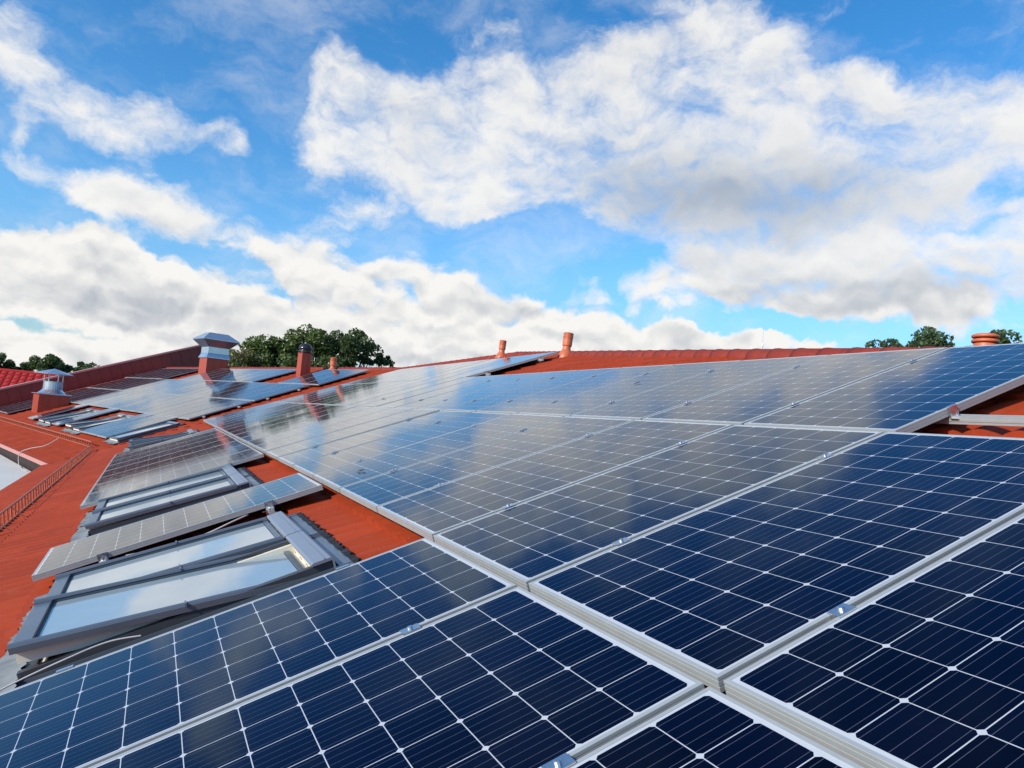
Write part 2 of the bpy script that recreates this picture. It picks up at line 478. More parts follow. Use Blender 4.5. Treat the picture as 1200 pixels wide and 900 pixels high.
# ------------------------------------------------------------------ the tiled building
bld = thing('tiled_building', 'long low building with terracotta tiled roof slopes carrying the solar panels', 'building', TR((0, 0, -7)))
BI = TR((0, 0, 7))                           # children are written in world coordinates
def bpart(mb, name, m_, M, smooth=False, label=None, parent=None):
    """a part of the building, in the roof frame M"""
    o = mb.build(name, m_, None, smooth, label)
    o.parent = bld if parent is None else parent
    o.matrix_parent_inverse = Matrix()
    o.matrix_local = (BI @ M) if parent is None else M
    return o

RIB, CRS = 0.19, 0.34
def tile_z(x, y):
    fy = (y / CRS) % 1.0
    wv = abs(sin(pi * x / RIB))              # rounded rolls with narrow troughs between them
    return -0.026 + 0.044 * wv ** 0.75 + 0.024 * (1 - fy)

def tile_sheet(x0, x1, y0, y1, nx, xlo, yhi, holes=()):
    """corrugated courses of tiles; xlo(y) is the valley side, yhi(x) the ridge line"""
    import itertools
    n = int(math.ceil((x1 - x0) / RIB * nx))
    xs = [x0 + (x1 - x0) * i / n for i in range(n + 1)]
    mb = MB()
    e = 1e-4
    k = math.floor(y0 / CRS)
    prev = None
    while k * CRS < y1:
        ya, yb = k * CRS, (k + 1) * CRS
        # strips: the riser at the lower edge, then the two halves of the course
        strips = [((ya, ya + CRS * 0.5, yb), (ya + e, ya + CRS * 0.5, yb - e)), ((ya, ya), (ya - e, ya + e))]
        for ys, zs in strips:
            idx = {}
            for j, (yy, zy) in enumerate(zip(ys, zs)):
                for i, xx in enumerate(xs):
                    y = min(yy, yhi(xx))
                    x = max(xx, xlo(y))
                    idx[i, j] = len(mb.v)
                    mb.v.append((x, y, tile_z(x, zy if y == yy else y)))
            for j in range(len(ys) - 1):
                for i in range(n):
                    xa, xb, y_0, y_1 = xs[i], xs[i + 1], ys[j], ys[j + 1]
                    if xb <= xlo(y_0) or y_0 >= yhi(xa) and y_0 >= yhi(xb):
                        continue
                    xm, ym = (xa + xb) / 2, (y_0 + y_1) / 2
                    if any(h[0] < xm < h[1] and h[2] < ym < h[3] for h in holes):
                        continue
                    mb.f.append((idx[i, j], idx[i + 1, j], idx[i + 1, j + 1], idx[i, j + 1]))
        k += 1
    used = sorted({i for f in mb.f for i in f})
    re_ = {o: i for i, o in enumerate(used)}
    mb.v = [mb.v[o] for o in used]
    mb.f = [tuple(re_[i] for i in f) for f in mb.f]
    return mb

# near slope.  hip and ridge line in (x, y) of the near roof frame
def hip_y(x):
    if x > -15.28:
        return 7.15 - 0.2216 * (x + 15.28)
    return 7.15 + (x + 15.28) * 0.05
EAVE1 = -3.88
def valley1(y):
    return -21.87 - VK * (y - EAVE1)
RX = 7.0
WIN = [(-4.04, -3.24), (-3.20, -2.40), (-7.86, -7.00), (-6.96, -6.10), (-18.75, -17.90), (-17.86, -17.01)]
WY0, WY1 = -1.81, -0.43
holes = [(a + 0.03, b - 0.03, WY0 + 0.05, WY1 - 0.05) for a, b in WIN]
FT = F1 @ TR((0, 0, T))
roof1 = bpart(tile_sheet(-24.0, RX, EAVE1, 7.3, 8, valley1, hip_y, holes), 'roof_slope', M_tile, FT, True,
              'near roof slope of terracotta tiles rising from the courtyard eave')
# far slope
WR = 10.62
X2 = -22.35
def valley2(y):
    return VK * y
def t2():
    mb = tile_sheet(-1.7, 22.35, 0, WR, 5, lambda y: -VK * y, lambda x: WR)
    mb.v = [(-x, y, z) for x, y, z in mb.v]
    mb.f = [tuple(reversed(f)) for f in mb.f]
    return mb
roof2 = bpart(t2(), 'roof_slope', M_tile, F2, True, 'far roof slope of the angled wing, beyond the valley')

# far sides of the roof, falling away behind the ridges
A_ = F1 @ Vector((-15.28, 7.15, T)); B_ = F1 @ Vector((RX, hip_y(RX), T)); J_ = F1 @ Vector((-23.42, 6.75, T)); E_ = F2 @ Vector((X2, WR, 0))
mb = MB()
back = Vector((0.1, 8.5, -3.3))
for p, q_ in ((B_, A_), (A_, J_), (J_, E_)):
    o_ = len(mb.v)
    mb.v += [tuple(p - Vector((0, 0, .03))), tuple(q_ - Vector((0, 0, .03))), tuple(q_ + back), tuple(p + back)]
    mb.f.append((o_, o_ + 1, o_ + 2, o_ + 3))
mb.v = [tuple(F1.inverted() @ Vector(v)) for v in mb.v]
bpart(mb, 'roof_slope', M_tile, F1, False, 'rear roof slope behind the ridge')

# valley gutter
mb = MB()
vp = [F1 @ Vector((valley1(y), y, T + 0.02)) for y in (EAVE1, 6.7)]
dv = Vector((0.16, -0.02, 0.0))
mb.add([vp[0] - dv, vp[0] + dv, vp[1] + dv, vp[1] - dv], [(0, 1, 2, 3)])
mb.v = [tuple(BI @ Vector(v)) for v in mb.v]
mb.build('valley_gutter', M_redmet, bld)

# ridge and hip tiles: overlapping half-round caps
def caps(a, b, M, r=0.110, step=0.40):
    a, b = Vector(a), Vector(b)
    L = (b - a).length
    d = (b - a) / L
    side = d.cross(Vector((0, 0, 1))).normalized()
    up = side.cross(d)
    mb = MB()
    n = int(L / step)
    for i in range(n):
        p = a + d * (i * L / n)
        q_ = a + d * ((i + 1) * L / n + 0.05)
        rs = []
        for pt, rr, lift in ((p, r * 0.98, 0.0), (p + (q_ - p) * 0.8, r, 0.001), (q_, r * 1.03, 0.004)):
            loop = []
            for k in range(9):
                t_ = pi * k / 8
                loop.append(pt + side * cos(t_) * rr * 1.15 + up * (sin(t_) * rr - 0.02 + lift))
            loop.append(pt + up * -0.03)
            rs.append(loop)
        mb.rings(rs)
    return bpart(mb, 'ridge_cap', M_ridge, M, True)
caps((RX, hip_y(RX), T), (-15.28, 7.15, T), F1)
caps((-15.28, 7.15, T), (-23.4, 6.75, T), F1)
caps((1.45, WR, 0), (X2, WR, 0), F2)

# eave boards and gutters
mb = MB()
mb.box(-21.95, RX, EAVE1 - 0.05, EAVE1 - 0.015, T - 0.16, T - 0.005)
bpart(mb, 'eave_board', M_redmet, F1)
mb = MB()
mb.box(X2, 0.0, -0.05, -0.015, -0.12, 0.0)
bpart(mb, 'eave_board', M_cope, F2)

# walls
mb = MB()
ye = (F1 @ Vector((0, EAVE1, T))).y + 0.35
mb.box(-22.2, RX - 0.3, ye, ye + 0.3, -7, -1.62)
mb.box(RX - 0.6, RX - 0.3, ye + 0.3, ye + 6.0, -7, -1.5)
mb.v = [tuple(BI @ Vector(v)) for v in mb.v]
mb.build('wall', M_wall, bld)
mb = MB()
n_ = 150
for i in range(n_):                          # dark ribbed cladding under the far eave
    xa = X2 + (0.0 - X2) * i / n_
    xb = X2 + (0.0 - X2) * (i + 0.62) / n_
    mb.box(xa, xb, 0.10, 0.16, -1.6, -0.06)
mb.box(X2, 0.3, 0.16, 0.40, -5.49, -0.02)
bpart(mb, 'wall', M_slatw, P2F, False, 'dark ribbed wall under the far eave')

# firewall parapet closing the far wing
mb = MB()
yy = [-0.3, WR + 2.3]
def par(z0a, z0b, z1a, z1b, x0, x1, mbx):
    mbx.add([F2 @ Vector((x, y, z)) for y, (za, zb) in ((yy[0], (z0a, z1a)), (yy[1], (z0b, z1b))) for x in (x0, x1) for z in (za, zb)],
            [(0, 1, 3, 2), (4, 6, 7, 5), (0, 4, 5, 1), (2, 3, 7, 6), (1, 5, 7, 3), (0, 2, 6, 4)])
par(-2.5, -2.5, 0.86, 0.86, X2 - 0.32, X2, mb)
for i in range(24):                          # standing seams of the sheet cladding
    y0 = yy[0] + (yy[1] - yy[0]) * (i + 0.5) / 24
    mb.add([F2 @ Vector((X2 + dx, y0 + dy, z)) for dx in (-0.003, 0.018) for dy in (-0.008, 0.008) for z in (0, 0.855)],
           [(0, 1, 3, 2), (4, 6, 7, 5), (0, 4, 5, 1), (2, 3, 7, 6), (1, 5, 7, 3), (0, 2, 6, 4)])
mb.v = [tuple(BI @ Vector(v)) for v in mb.v]
pw = mb.build('parapet_wall', M_parap, bld)
mb = MB()
par(0.85, 0.85, 0.94, 0.94, X2 - 0.38, X2 + 0.07, mb)
mb.v = [tuple(BI @ Vector(v)) for v in mb.v]
mb.build('coping', M_cope, pw)

# ------------------------------------------------------------------ roof windows
def rot_x(a):
    return Matrix.Rotation(a, 4, 'X')

def roof_window(M, wd, ht, ang, label):
    """centre-pivot roof window. local x 0..wd across, y 0..ht up the slope, z 0 on the tiles"""
    mb = MB()
    t_, zt = 0.045, 0.075
    mb.box(0, t_, 0, ht, -0.06, zt)
    mb.box(wd - t_, wd, 0, ht, -0.06, zt)
    mb.box(t_, wd - t_, 0, t_, -0.06, zt - 0.03)
    mb.box(t_, wd - t_, ht - t_, ht, -0.06, zt)
    fr = bpart(mb, 'roof_window', M_char, M, False, label)
    sub = dict(parent=fr)
    # white lining and the light shaft below
    mb = MB()
    a = t_ + 0.002
    mb.box(a, a + 0.03, a, ht - a, -0.45, zt - 0.02)
    mb.box(wd - a - 0.03, wd - a, a, ht - a, -0.45, zt - 0.02)
    mb.box(a + 0.03, wd - a - 0.03, a, a + 0.03, -0.45, zt - 0.045)
    mb.box(a + 0.03, wd - a - 0.03, ht - a - 0.03, ht - a, -0.45, zt - 0.02)
    mb.box(a, wd - a, a, ht - a, -0.5, -0.452)
    mb.build('frame_lining', M_cream, fr)
    # cover hood over the top
    mb = MB()
    hl = 0.10
    prof = [(ht - hl, zt + 0.006), (ht - hl, zt + 0.016), (ht - hl + 0.012, zt + 0.022), (ht + 0.0, zt + 0.022), (ht + 0.014, zt + 0.01), (ht + 0.014, zt - 0.06), (ht + 0.004, zt - 0.06), (ht + 0.004, zt + 0.006)]
    mb.rings([[Vector((x, y, z)) for y, z in prof] for x in (-0.012, wd + 0.012)])
    mb.box(-0.012, wd + 0.012, ht - 0.035, ht - 0.028, zt + 0.022, zt + 0.027)
    mb.build('cover_hood', M_hood, fr)
    # lead apron below, following the tiles, and side flashing
    mb = MB()
    n = 40
    x0, x1 = -0.10, wd + 0.10
    rows = [0.0, -0.05, -0.10, -0.155]
    Mi = FT.inverted() @ M if M.translation.x > -19.2 or True else None
    vs = []
    for y in rows:
        for i in range(n + 1):
            x = x0 + (x1 - x0) * i / n
            X = x + M['ox'] if False else x
            vs.append((x, y - 0.012 * sin(i * 1.7), 0.012 + (0.045 if y == 0 else 0.012) + 0.014 * sin(2 * pi * x / 0.115) * (0 if y == 0 else 1)))
    fs = [(j * (n + 1) + i, (j + 1) * (n + 1) + i, (j + 1) * (n + 1) + i + 1, j * (n + 1) + i + 1) for j in range(len(rows) - 1) for i in range(n)]
    mb.add(vs, fs)
    mb.build('lead_apron', M_lead, fr, True)
    mb = MB()
    for xa, xb in ((-0.075, -0.004), (wd + 0.004, wd + 0.075)):
        mb.box(xa, xb, -0.02, ht + 0.1, 0.008, 0.022)
        for xr in (xa, xb - 0.006):
            mb.box(xr, xr + 0.006, -0.02, ht + 0.1, 0.022, 0.04)
    mb.box(-0.075, wd + 0.075, ht + 0.034, ht + 0.10, 0.026, 0.036)
    mb.build('side_flashing', M_grey, fr)
    mb = MB()
    k = int((wd + 0.16) / 0.02)
    rr_ = random.Random(int(wd * 1000) + int(M.translation.x * 10))
    loops = []
    for i in range(k + 1):                   # one ragged strip of comb filler along the top flashing
        x = -0.08 + (wd + 0.16) * i / k
        yb_ = ht + 0.118 + 0.022 * (rr_.random() if i % 3 else 1.0)
        zt_ = 0.030 + 0.012 * (0.5 + 0.5 * sin(2 * pi * x / RIB)) + 0.006 * rr_.random()
        loops.append([Vector((x, ht + 0.098, 0.0)), Vector((x, ht + 0.098, zt_)), Vector((x, yb_, zt_)), Vector((x, yb_, 0.0))])
    mb.rings(loops)
    mb.build('comb_filler', M_rubber, fr)
    # pivoting sash
    SM = TR((0, ht / 2, zt + 0.004)) @ rot_x(-ang)
    h2_ = ht / 2
    e = 0.046
    mb = MB()
    top = h2_ - hl - 0.008
    mb.box(-0.006, e, -h2_ - 0.008, top, 0, 0.028)
    mb.box(wd - e, wd + 0.006, -h2_ - 0.008, top, 0, 0.028)
    mb.box(e, wd - e, -h2_ - 0.008, -h2_ + 0.07, 0, 0.024)
    mb.box(e, wd - e, top - 0.03, top, 0, 0.02)
    for x in (0.018, wd - 0.018):            # rounded side covers
        mb.tube((x, -h2_ - 0.012, 0.026), (x, top, 0.026), 0.017, 8)
    for x in (-0.012, wd - e + 0.008):
        mb.box(x, x + 0.056, -0.004, 0.004, 0.026, 0.0452)
    o = mb.build('sash', M_grey, fr)
    o.matrix_local = SM
    mb = MB()
    mb.box(0.045, 0.075, -h2_ + 0.005, h2_ - 0.06, -0.06, -0.001)
    mb.box(wd - 0.075, wd - 0.045, -h2_ + 0.005, h2_ - 0.06, -0.06, -0.001)
    mb.box(0.075, wd - 0.075, -h2_ + 0.005, -h2_ + 0.06, -0.06, -0.001)
    mb.box(0.075, wd - 0.075, h2_ - 0.11, h2_ - 0.06, -0.06, -0.001)
    o = mb.build('inner_sash', M_cream, fr)
    o.matrix_local = SM
    mb = MB()
    mb.box(e + 0.004, wd - e - 0.004, -h2_ + 0.073, top - 0.033, 0.002, 0.012)
    o = mb.build('pane', M_pane, fr)
    o.matrix_local = SM
    mb = MB()
    for x in (e - 0.002, wd - e - 0.004):
        mb.box(x, x + 0.006, -h2_ + 0.07, top - 0.03, 0.0245, 0.030)
    mb.box(e, wd - e, -h2_ + 0.068, -h2_ + 0.074, 0.0245, 0.028)
    o = mb.build('gasket', M_rubber, fr)
    o.matrix_local = SM
    return fr

WH = WY1 - WY0
labs = ['far window of the nearest open pair, grey frame, by the single panel',
        'nearest roof window, swung open beside the foreground panels, pale frame lining showing',
        'far window of the closed pair between the block of panels and the single panel',
        'near window of the closed pair, right beside the single panel',
        'open roof window past the far end of the panel block, nearer the valley',
        'roof window just past the far end of the panel block']
angs = [radians(2.5), radians(7.0), radians(1.5), radians(1.5), radians(9), radians(3)]
for (a, b), an, lb in zip(WIN, angs, labs):
    roof_window(F1 @ TR((a, WY0, T + 0.02)), b - a, WH, an, lb)
for s_, an, lb in ((0.95, 2, 'single roof window of the far wing beside the valley'),
                   (5.15, 4, 'open roof window of the far wing, left of its row of three panels'),
                   (6.15, 9, 'slightly open roof window of the far wing, next to the lone slanting panel'),
                   (9.35, 4, 'roof window of the far wing between two lone panels, right one'),
                   (10.4, 5, 'open roof window of the far wing between two lone panels, left one')):
    roof_window(F2 @ TR((-s_, 1.75, 0.02)), 0.86, 1.75, radians(an), lb)

# ------------------------------------------------------------------ solar panels
PW, PLN, PT = 0.992, 1.956, 0.040
def panel_meshes():
    # frame profile swept round the four sides: (inset, z), z 0 = glass side top
    prof = [(0.012, 0.0), (0.0008, 0.0), (0.0, -0.0008), (0.0, -0.009), (0.0015, -0.0095), (0.0015, -0.0115), (0.0, -0.012), (0.0, -0.024),
            (0.0015, -0.0245), (0.0015, -0.0265), (0.0, -0.027), (0.0, -PT), (0.028, -PT), (0.028, -PT + 0.002), (0.002, -PT + 0.002), (0.002, -0.007), (0.012, -0.007)]
    mb = MB()
    rs = []
    for i, z in prof:
        x, y = PW / 2 - i, PLN / 2 - i
        rs.append([Vector((-x, -y, z)), Vector((x, -y, z)), Vector((x, y, z)), Vector((-x, y, z))])
    rs.append(rs[0])
    mb.rings(rs, cap=False)
    fm = mb.mesh('panel_frame', M_alu)
    x, y = PW / 2 - 0.0115, PLN / 2 - 0.0115
    me = bpy.data.meshes.new('laminate')
    z0, z1 = -0.0065, -0.0014
    vs = [(-x, -y, z1), (x, -y, z1), (x, y, z1), (-x, y, z1), (-x, -y, z0), (x, -y, z0), (x, y, z0), (-x, y, z0)]
    me.from_pydata(vs, [], [(0, 1, 2, 3), (7, 6, 5, 4), (0, 4, 5, 1), (1, 5, 6, 2), (2, 6, 7, 3), (3, 7, 4, 0)])
    uv = me.uv_layers.new(name='UVMap')
    for lp in me.loops:
        v = vs[lp.vertex_index]
        uv.data[lp.index].uv = (v[0], v[1])
    me.materials.append(M_cell)
    # clamps
    mb = MB()
    mb.box(-0.021, 0.021, -0.032, 0.032, 0.0015, 0.0055)
    mb.box(-0.007, 0.007, -0.032, 0.032, -0.05, 0.0015)
    mb.lathe([(0.009, 0.0055), (0.009, 0.0125), (0.007, 0.014)], 10)
    mid = mb.mesh('clamp', M_steel)
    mb = MB()
    mb.box(-0.012, 0.010, -0.03, 0.03, 0.0015, 0.006)
    mb.box(0.006, 0.010, -0.03, 0.03, -0.052, 0.0015)
    mb.box(0.006, 0.045, -0.03, 0.03, -0.056, -0.052)
    mb.tube((0.026, 0, -0.075), (0.026, 0, -0.02), 0.006, 8)
    mb.lathe([(0.013, -0.052), (0.013, -0.042), (0.011, -0.040)], 6, TR((0.026, 0, 0)))
    end = mb.mesh('clamp', M_steel)
    return fm, me, mid, end
FR, LAM, CMID, CEND = panel_meshes()
RY = (-PLN / 2 + 0.42, -PLN / 2 + 1.545)
rng = random.Random(3)
PG = 'solar panels mounted on the tiled roof slopes'
def panel(F, x, y, label, scale=1.0, clamp=None, jit=1.0):
    """x, y: lower corner nearest the camera, in the roof frame F"""
    t = thing('solar_panel', label, 'solar panel', None, PG)
    tilt = Matrix.Rotation(radians(rng.gauss(0, 0.10 * jit)), 4, 'X') @ Matrix.Rotation(radians(rng.gauss(0, 0.13 * jit)), 4, 'Y')
    t.matrix_world = F @ TR((x - PW / 2, y + PLN * scale / 2, rng.gauss(0, 0.0007))) @ tilt @ Matrix.Diagonal((1, scale, 1, 1))
    link('frame', FR, t)
    link('laminate', LAM, t)
    if clamp:
        for yy in RY:
            c = link('clamp', CMID if clamp == 'mid' else CEND, t)
            c.location = ((PW / 2 + 0.010) if clamp == 'mid' else PW / 2 + 0.001, yy, 0)
    return t

ORD = ['first', 'second', 'third', 'fourth', 'fifth', 'sixth', 'seventh', 'eighth', 'ninth', 'tenth', 'eleventh', 'twelfth', 'thirteenth', 'fourteenth',
       'fifteenth', 'sixteenth', 'seventeenth', 'eighteenth', 'nineteenth', 'twentieth', 'twenty-first', 'twenty-second', 'twenty-third', 'twenty-fourth']
PU = 1.012
def clamp_for(k, first):
    return 'end' if first else ('mid' if k < 9 else None)
# foreground row
for i, u in enumerate((-1, 0, 1)):
    pn = panel(F1, -u * PU - 0.007, -0.037 - PLN, 'dark navy solar panel in the foreground row, %s from the right' % ORD[i], clamp='mid', jit=0.35)
for yy_ in RY:
    c_ = link('clamp', CEND, pn)
    c_.matrix_local = TR((-PW / 2 - 0.001, yy_, 0)) @ Matrix.Rotation(pi, 4, 'Z')
# second row, the longest
for i, u in enumerate(range(-1, 21)):
    panel(F1, -u * PU, 0.0, 'solar panel in the second row up from the foreground, %s from the right' % ORD[i], clamp=clamp_for(i, False), jit=0.35 if i < 5 else 1)
# third row: starts one panel further left
V3 = PLN + 0.022
for i, u in enumerate(range(1, 21)):
    panel(F1, -u * PU + 0.045, V3, 'solar panel in the third row up from the foreground, %s from the right' % ORD[i], clamp=clamp_for(i, i == 0), jit=0.35 if i < 4 else 1)
# fourth row, far half only, below the ridge
V4 = 2 * PLN + 0.046
for i in range(10):
    u = 11 + i
    panel(F1, -u * PU + 0.09, V4, 'solar panel in the short top row under the ridge, %s from the right' % ORD[i], clamp='end' if i == 0 else None)
# block under the main array, between the roof windows
for i in range(8):
    panel(F1, -7.87 - i * 1.0, -0.05 - PLN, 'solar panel in the block of eight below the main array, %s from its near end' % ORD[i], clamp='end' if i == 0 else None, jit=0.5)
panel(F1, -4.41, -0.05 - PLN, 'single grey-reflecting solar panel standing alone between the two nearest pairs of roof windows', clamp='end', jit=0.3)

# far wing
F2P = F2 @ TR((0, 0, 0.15))
SC = 1.037
def wing(s0, n, w, txt, off=0):
    for i in range(n):
        panel(F2P, -(s0 + i * PU), w, 'far wing solar panel, %s, %s from the right' % (txt, ORD[i + off]), SC)
wing(0.12, 20, 3.80, 'lowest long row')
wing(0.12, 20, 5.90, 'middle long row')
wing(-0.3, 3, 8.0, 'top row right of the black-capped chimney')
wing(4.9, 8, 8.0, 'top row between the two chimneys')
wing(15.2, 6, 8.0, 'top row beside the parapet')
wing(1.05, 3, 1.70, 'bottom block of three near the valley')
panel(F2P, -7.2, 1.75, 'lone solar panel on the far wing between two groups of roof windows', SC)
panel(F2P, -11.4, 1.75, 'lone solar panel on the far wing right of the round metal chimney cowl', SC)
wing(16.6, 4, 1.70, 'bottom block left of the round metal cowl')

# ------------------------------------------------------------------ mounting rails and roof hooks
def rail(F, x0, x1, y, label, zt=-PT - 0.002):
    mb = MB()
    mb.box(x0, x1, y - 0.02, y - 0.007, zt - 0.04, zt)
    mb.box(x0, x1, y + 0.007, y + 0.02, zt - 0.04, zt)
    mb.box(x0, x1, y - 0.007, y + 0.007, zt - 0.04, zt - 0.014)
    mb.box(x0, x1, y - 0.0225, y - 0.0202, zt - 0.026, zt - 0.014)
    b = F @ Vector(((x0 + x1) / 2, y, zt))
    Mx = F.copy()
    o = mb.build('mounting_rail', M_alu)
    o.matrix_world = F
    tag(o, label, 'rail', 'aluminium rails under the panels')
    mb = MB()
    n = max(2, int((x1 - x0) / 1.4) + 1)
    for i in range(n):
        x = x0 + 0.12 + (x1 - x0 - 0.24) * i / (n - 1)
        mb.box(x - 0.018, x + 0.018, y - 0.055, y - 0.024, zt - 0.03, zt - 0.024)
        mb.box(x - 0.018, x + 0.018, y - 0.031, y - 0.024, -0.135, zt - 0.03)
    k = mb.build('roof_hook', M_steel, o)
    return o
for (x0, x1, y0, nm) in ((-2.10, 1.1, -0.037 - PLN, 'under the foreground row of panels'),
                         (-21.4, 2.2, 0.0, 'under the second row of panels'),
                         (-21.4, 2.4, V3, 'under the third row, running out over bare tiles at its right end'),
                         (-21.4, -10.9, V4, 'under the short top row of panels'),
                         (-16.0, -7.80, -0.05 - PLN, 'under the block of eight panels'),
                         (-5.50, -4.33, -0.05 - PLN, 'under the single panel between the roof windows')):
    for j, dy in enumerate((0.42, 1.545)):
        rail(F1, x0, x1, y0 + dy, '%s aluminium rail %s' % (('lower', 'upper')[j], nm))
for (s0, s1, w0, nm) in ((-0.02, 20.5, 3.80, 'lowest long row on the far wing'), (-0.02, 20.5, 5.90, 'middle long row on the far wing')):
    for j, dy in enumerate((0.42, 1.545)):
        rail(F2P, -s1, -s0, w0 + dy, '%s aluminium rail under the %s' % (('lower', 'upper')[j], nm))

# ------------------------------------------------------------------ chimneys
def chimney_box(M, x0, x1, y0, y1, h, name, label):
    mb = MB()
    mb.box(x0, x1, y0, y1, -1.2, h)
    for x in (x0 - 0.012, x1 + 0.002):       # raised seams of the sheet cladding
        for k in range(1, 3):
            y = y0 + (y1 - y0) * k / 3
            mb.box(x, x + 0.010, y - 0.006, y + 0.006, -1.1, h - 0.01)
    return bpart(mb, name, M_redmet, M, False, label)
def upright(s, w_):
    p = F2 @ Vector((-s, w_, 0))
    return frame(p, H2, B2, (0, 0, 1))
# round cowl with a conical hat
M1 = upright(14.6, 2.45)
c1 = chimney_box(M1, -1.15, 0, 0, 1.18, 0.86, 'chimney', 'square red chimney with a round metal cowl and pointed hat')
mb = MB()
mb.box(-1.22, 0.07, -0.07, 1.25, 0.862, 0.90)
ctr = TR((-0.575, 0.59, -0.16))
mb.lathe([(0.57, 1.062), (0.53, 1.09), (0.42, 1.20), (0.38, 1.25), (0.38, 1.30), (0.39, 1.31), (0.38, 1.32), (0.38, 1.58), (0.395, 1.59), (0.395, 1.61), (0.35, 1.61), (0.35, 1.2)], 28, ctr, cap=False)
mb.build('cowl', M_galv, c1, False)
mb = MB()
for k in range(6):
    a = 2 * pi * (k + 0.3) / 6
    p = ctr @ Vector((0.355 * cos(a), 0.355 * sin(a), 1.56))
    mb.tube(p, p + Vector((0, 0, 0.42)), 0.022, 6)
mb.build('strut', M_galv, c1)
mb = MB()
mb.lathe([(0.78, 1.93), (0.78, 1.95), (0.06, 2.16), (0.02, 2.18)], 12, ctr)
mb.build('hat', M_galv, c1)
# tall box cowl
M2 = upright(13.25, 9.35)
c2 = chimney_box(M2, -0.95, 0, 0, 1.05, 0.86, 'chimney', 'red chimney with a large angular sheet metal cowl, near the top of the parapet')
mb = MB()
cx, cy = -0.475, 0.525
def rect(hx, hy, z):
    return [Vector((cx - hx, cy - hy, z)), Vector((cx + hx, cy - hy, z)), Vector((cx + hx, cy + hy, z)), Vector((cx - hx, cy + hy, z))]
mb.rings([rect(0.53, 0.58, 0.862), rect(0.53, 0.58, 0.89), rect(0.46, 0.50, 1.08), rect(0.475, 0.515, 1.085), rect(0.46, 0.50, 1.095), rect(0.46, 0.50, 1.40)])
mb.build('neck', M_galv, c2)
mb = MB()
mb.rings([rect(0.48, 0.52, 1.395), rect(0.72, 0.86, 1.72), rect(0.72, 0.86, 1.74)])
mb.build('flared_collar', plain('dull_sheet', (0.32, 0.33, 0.37), 0.4, 0.8, 0.1, 5), c2)
mb = MB()
mb.rings([rect(0.75, 0.89, 1.742), rect(0.75, 0.89, 1.765), rect(0.28, 0.46, 2.10)])
mb.build('cowl_roof', M_galv, c2)
# small chimney with a black dome
M3 = upright(3.55, 9.30)
c3 = chimney_box(M3, -0.36, 0, 0, 0.40, 0.98, 'chimney', 'narrow red chimney with a black domed cap on the far wing')
mb = MB()
ctr = TR((-0.18, 0.20, 0))
mb.lathe([(0.24, 0.982), (0.26, 1.00), (0.26, 1.06), (0.23, 1.07), (0.23, 1.12), (0.265, 1.13), (0.265, 1.17), (0.23, 1.25), (0.14, 1.33), (0.03, 1.37)], 20, ctr)
mb.build('dome_cap', M_black, c3, True)

# ------------------------------------------------------------------ vent pipes
def vent(M, r, h, label, top=None):
    mb = MB()
    mb.lathe([(r * 1.9, -0.14), (r * 1.75, 0.0), (r * 1.55, 0.05), (r * 1.2, 0.11), (r * 0.95, 0.14), (r * 0.86, 0.18), (r * 0.86, 0.22)], 20, M, True)
    o = bpart(mb, 'vent_pipe', M_terra, Matrix(), True, label)
    mb = MB()
    pr = [(r * 0.86, 0.21), (r * 1.02, 0.225), (r * 1.05, 0.25)]
    z = 0.25 + h * 0.55
    pr += [(r * 1.05, z)]
    for k in range(4):
        pr += [(r * 0.98, z + 0.004), (r * 0.98, z + 0.014), (r * 1.10, z + 0.017), (r * 1.10, z + 0.026)]
        z += 0.03
    pr += [(r * 1.05, z), (r * 0.9, z + 0.012)]
    mb.lathe(pr, 20, M)
    mb.v = [tuple(BI @ Vector(v)) for v in mb.v]
    mb.v = [tuple(v) for v in mb.v]
    c = mb.build('vent_cap', M_terra, o)
    c.matrix_local = o.matrix_local.inverted()
    return o
def on1(x, y, lean=0.0):
    p = F1 @ Vector((x, y, T))
    return TR(p) @ Matrix.Rotation(lean, 4, 'X')
vent(on1(-11.1, 6.1, radians(-4)), 0.090, 0.18, 'orange roof vent pipe standing alone on bare tiles near the hip')
vent(on1(-16.0, 7.02, radians(-3)), 0.085, 0.14, 'orange roof vent pipe on the ridge above the short top row of panels')
vent(F2 @ TR((-2.9, 10.35, -0.02)) @ Matrix.Rotation(-PIT, 4, 'X'), 0.115, 0.30, 'small orange vent pipe at the far ridge in front of the oaks')
# low stacked-disc vent behind the top edge of the panels
Mv = on1(-1.92, 4.22) @ TR((0, 0, -0.05))
mb = MB()
mb.lathe([(0.074, -0.1), (0.074, 0.15), (0.060, 0.17), (0.060, 0.20)], 24, Mv)
vo = bpart(mb, 'vent_pipe', M_terra, Matrix(), True, 'low orange roof vent of stacked discs at the right end of the hip')
mb = MB()
for z in (0.165, 0.200):
    mb.lathe([(0.055, z), (0.083, z - 0.006), (0.088, z + 0.004), (0.086, z + 0.014), (0.066, z + 0.022)], 24, Mv)
mb.v = [tuple(BI @ Vector(v)) for v in mb.v]
vc = mb.build('vent_cap', M_terra, vo, True)
vc.matrix_local = vo.matrix_local.inverted()


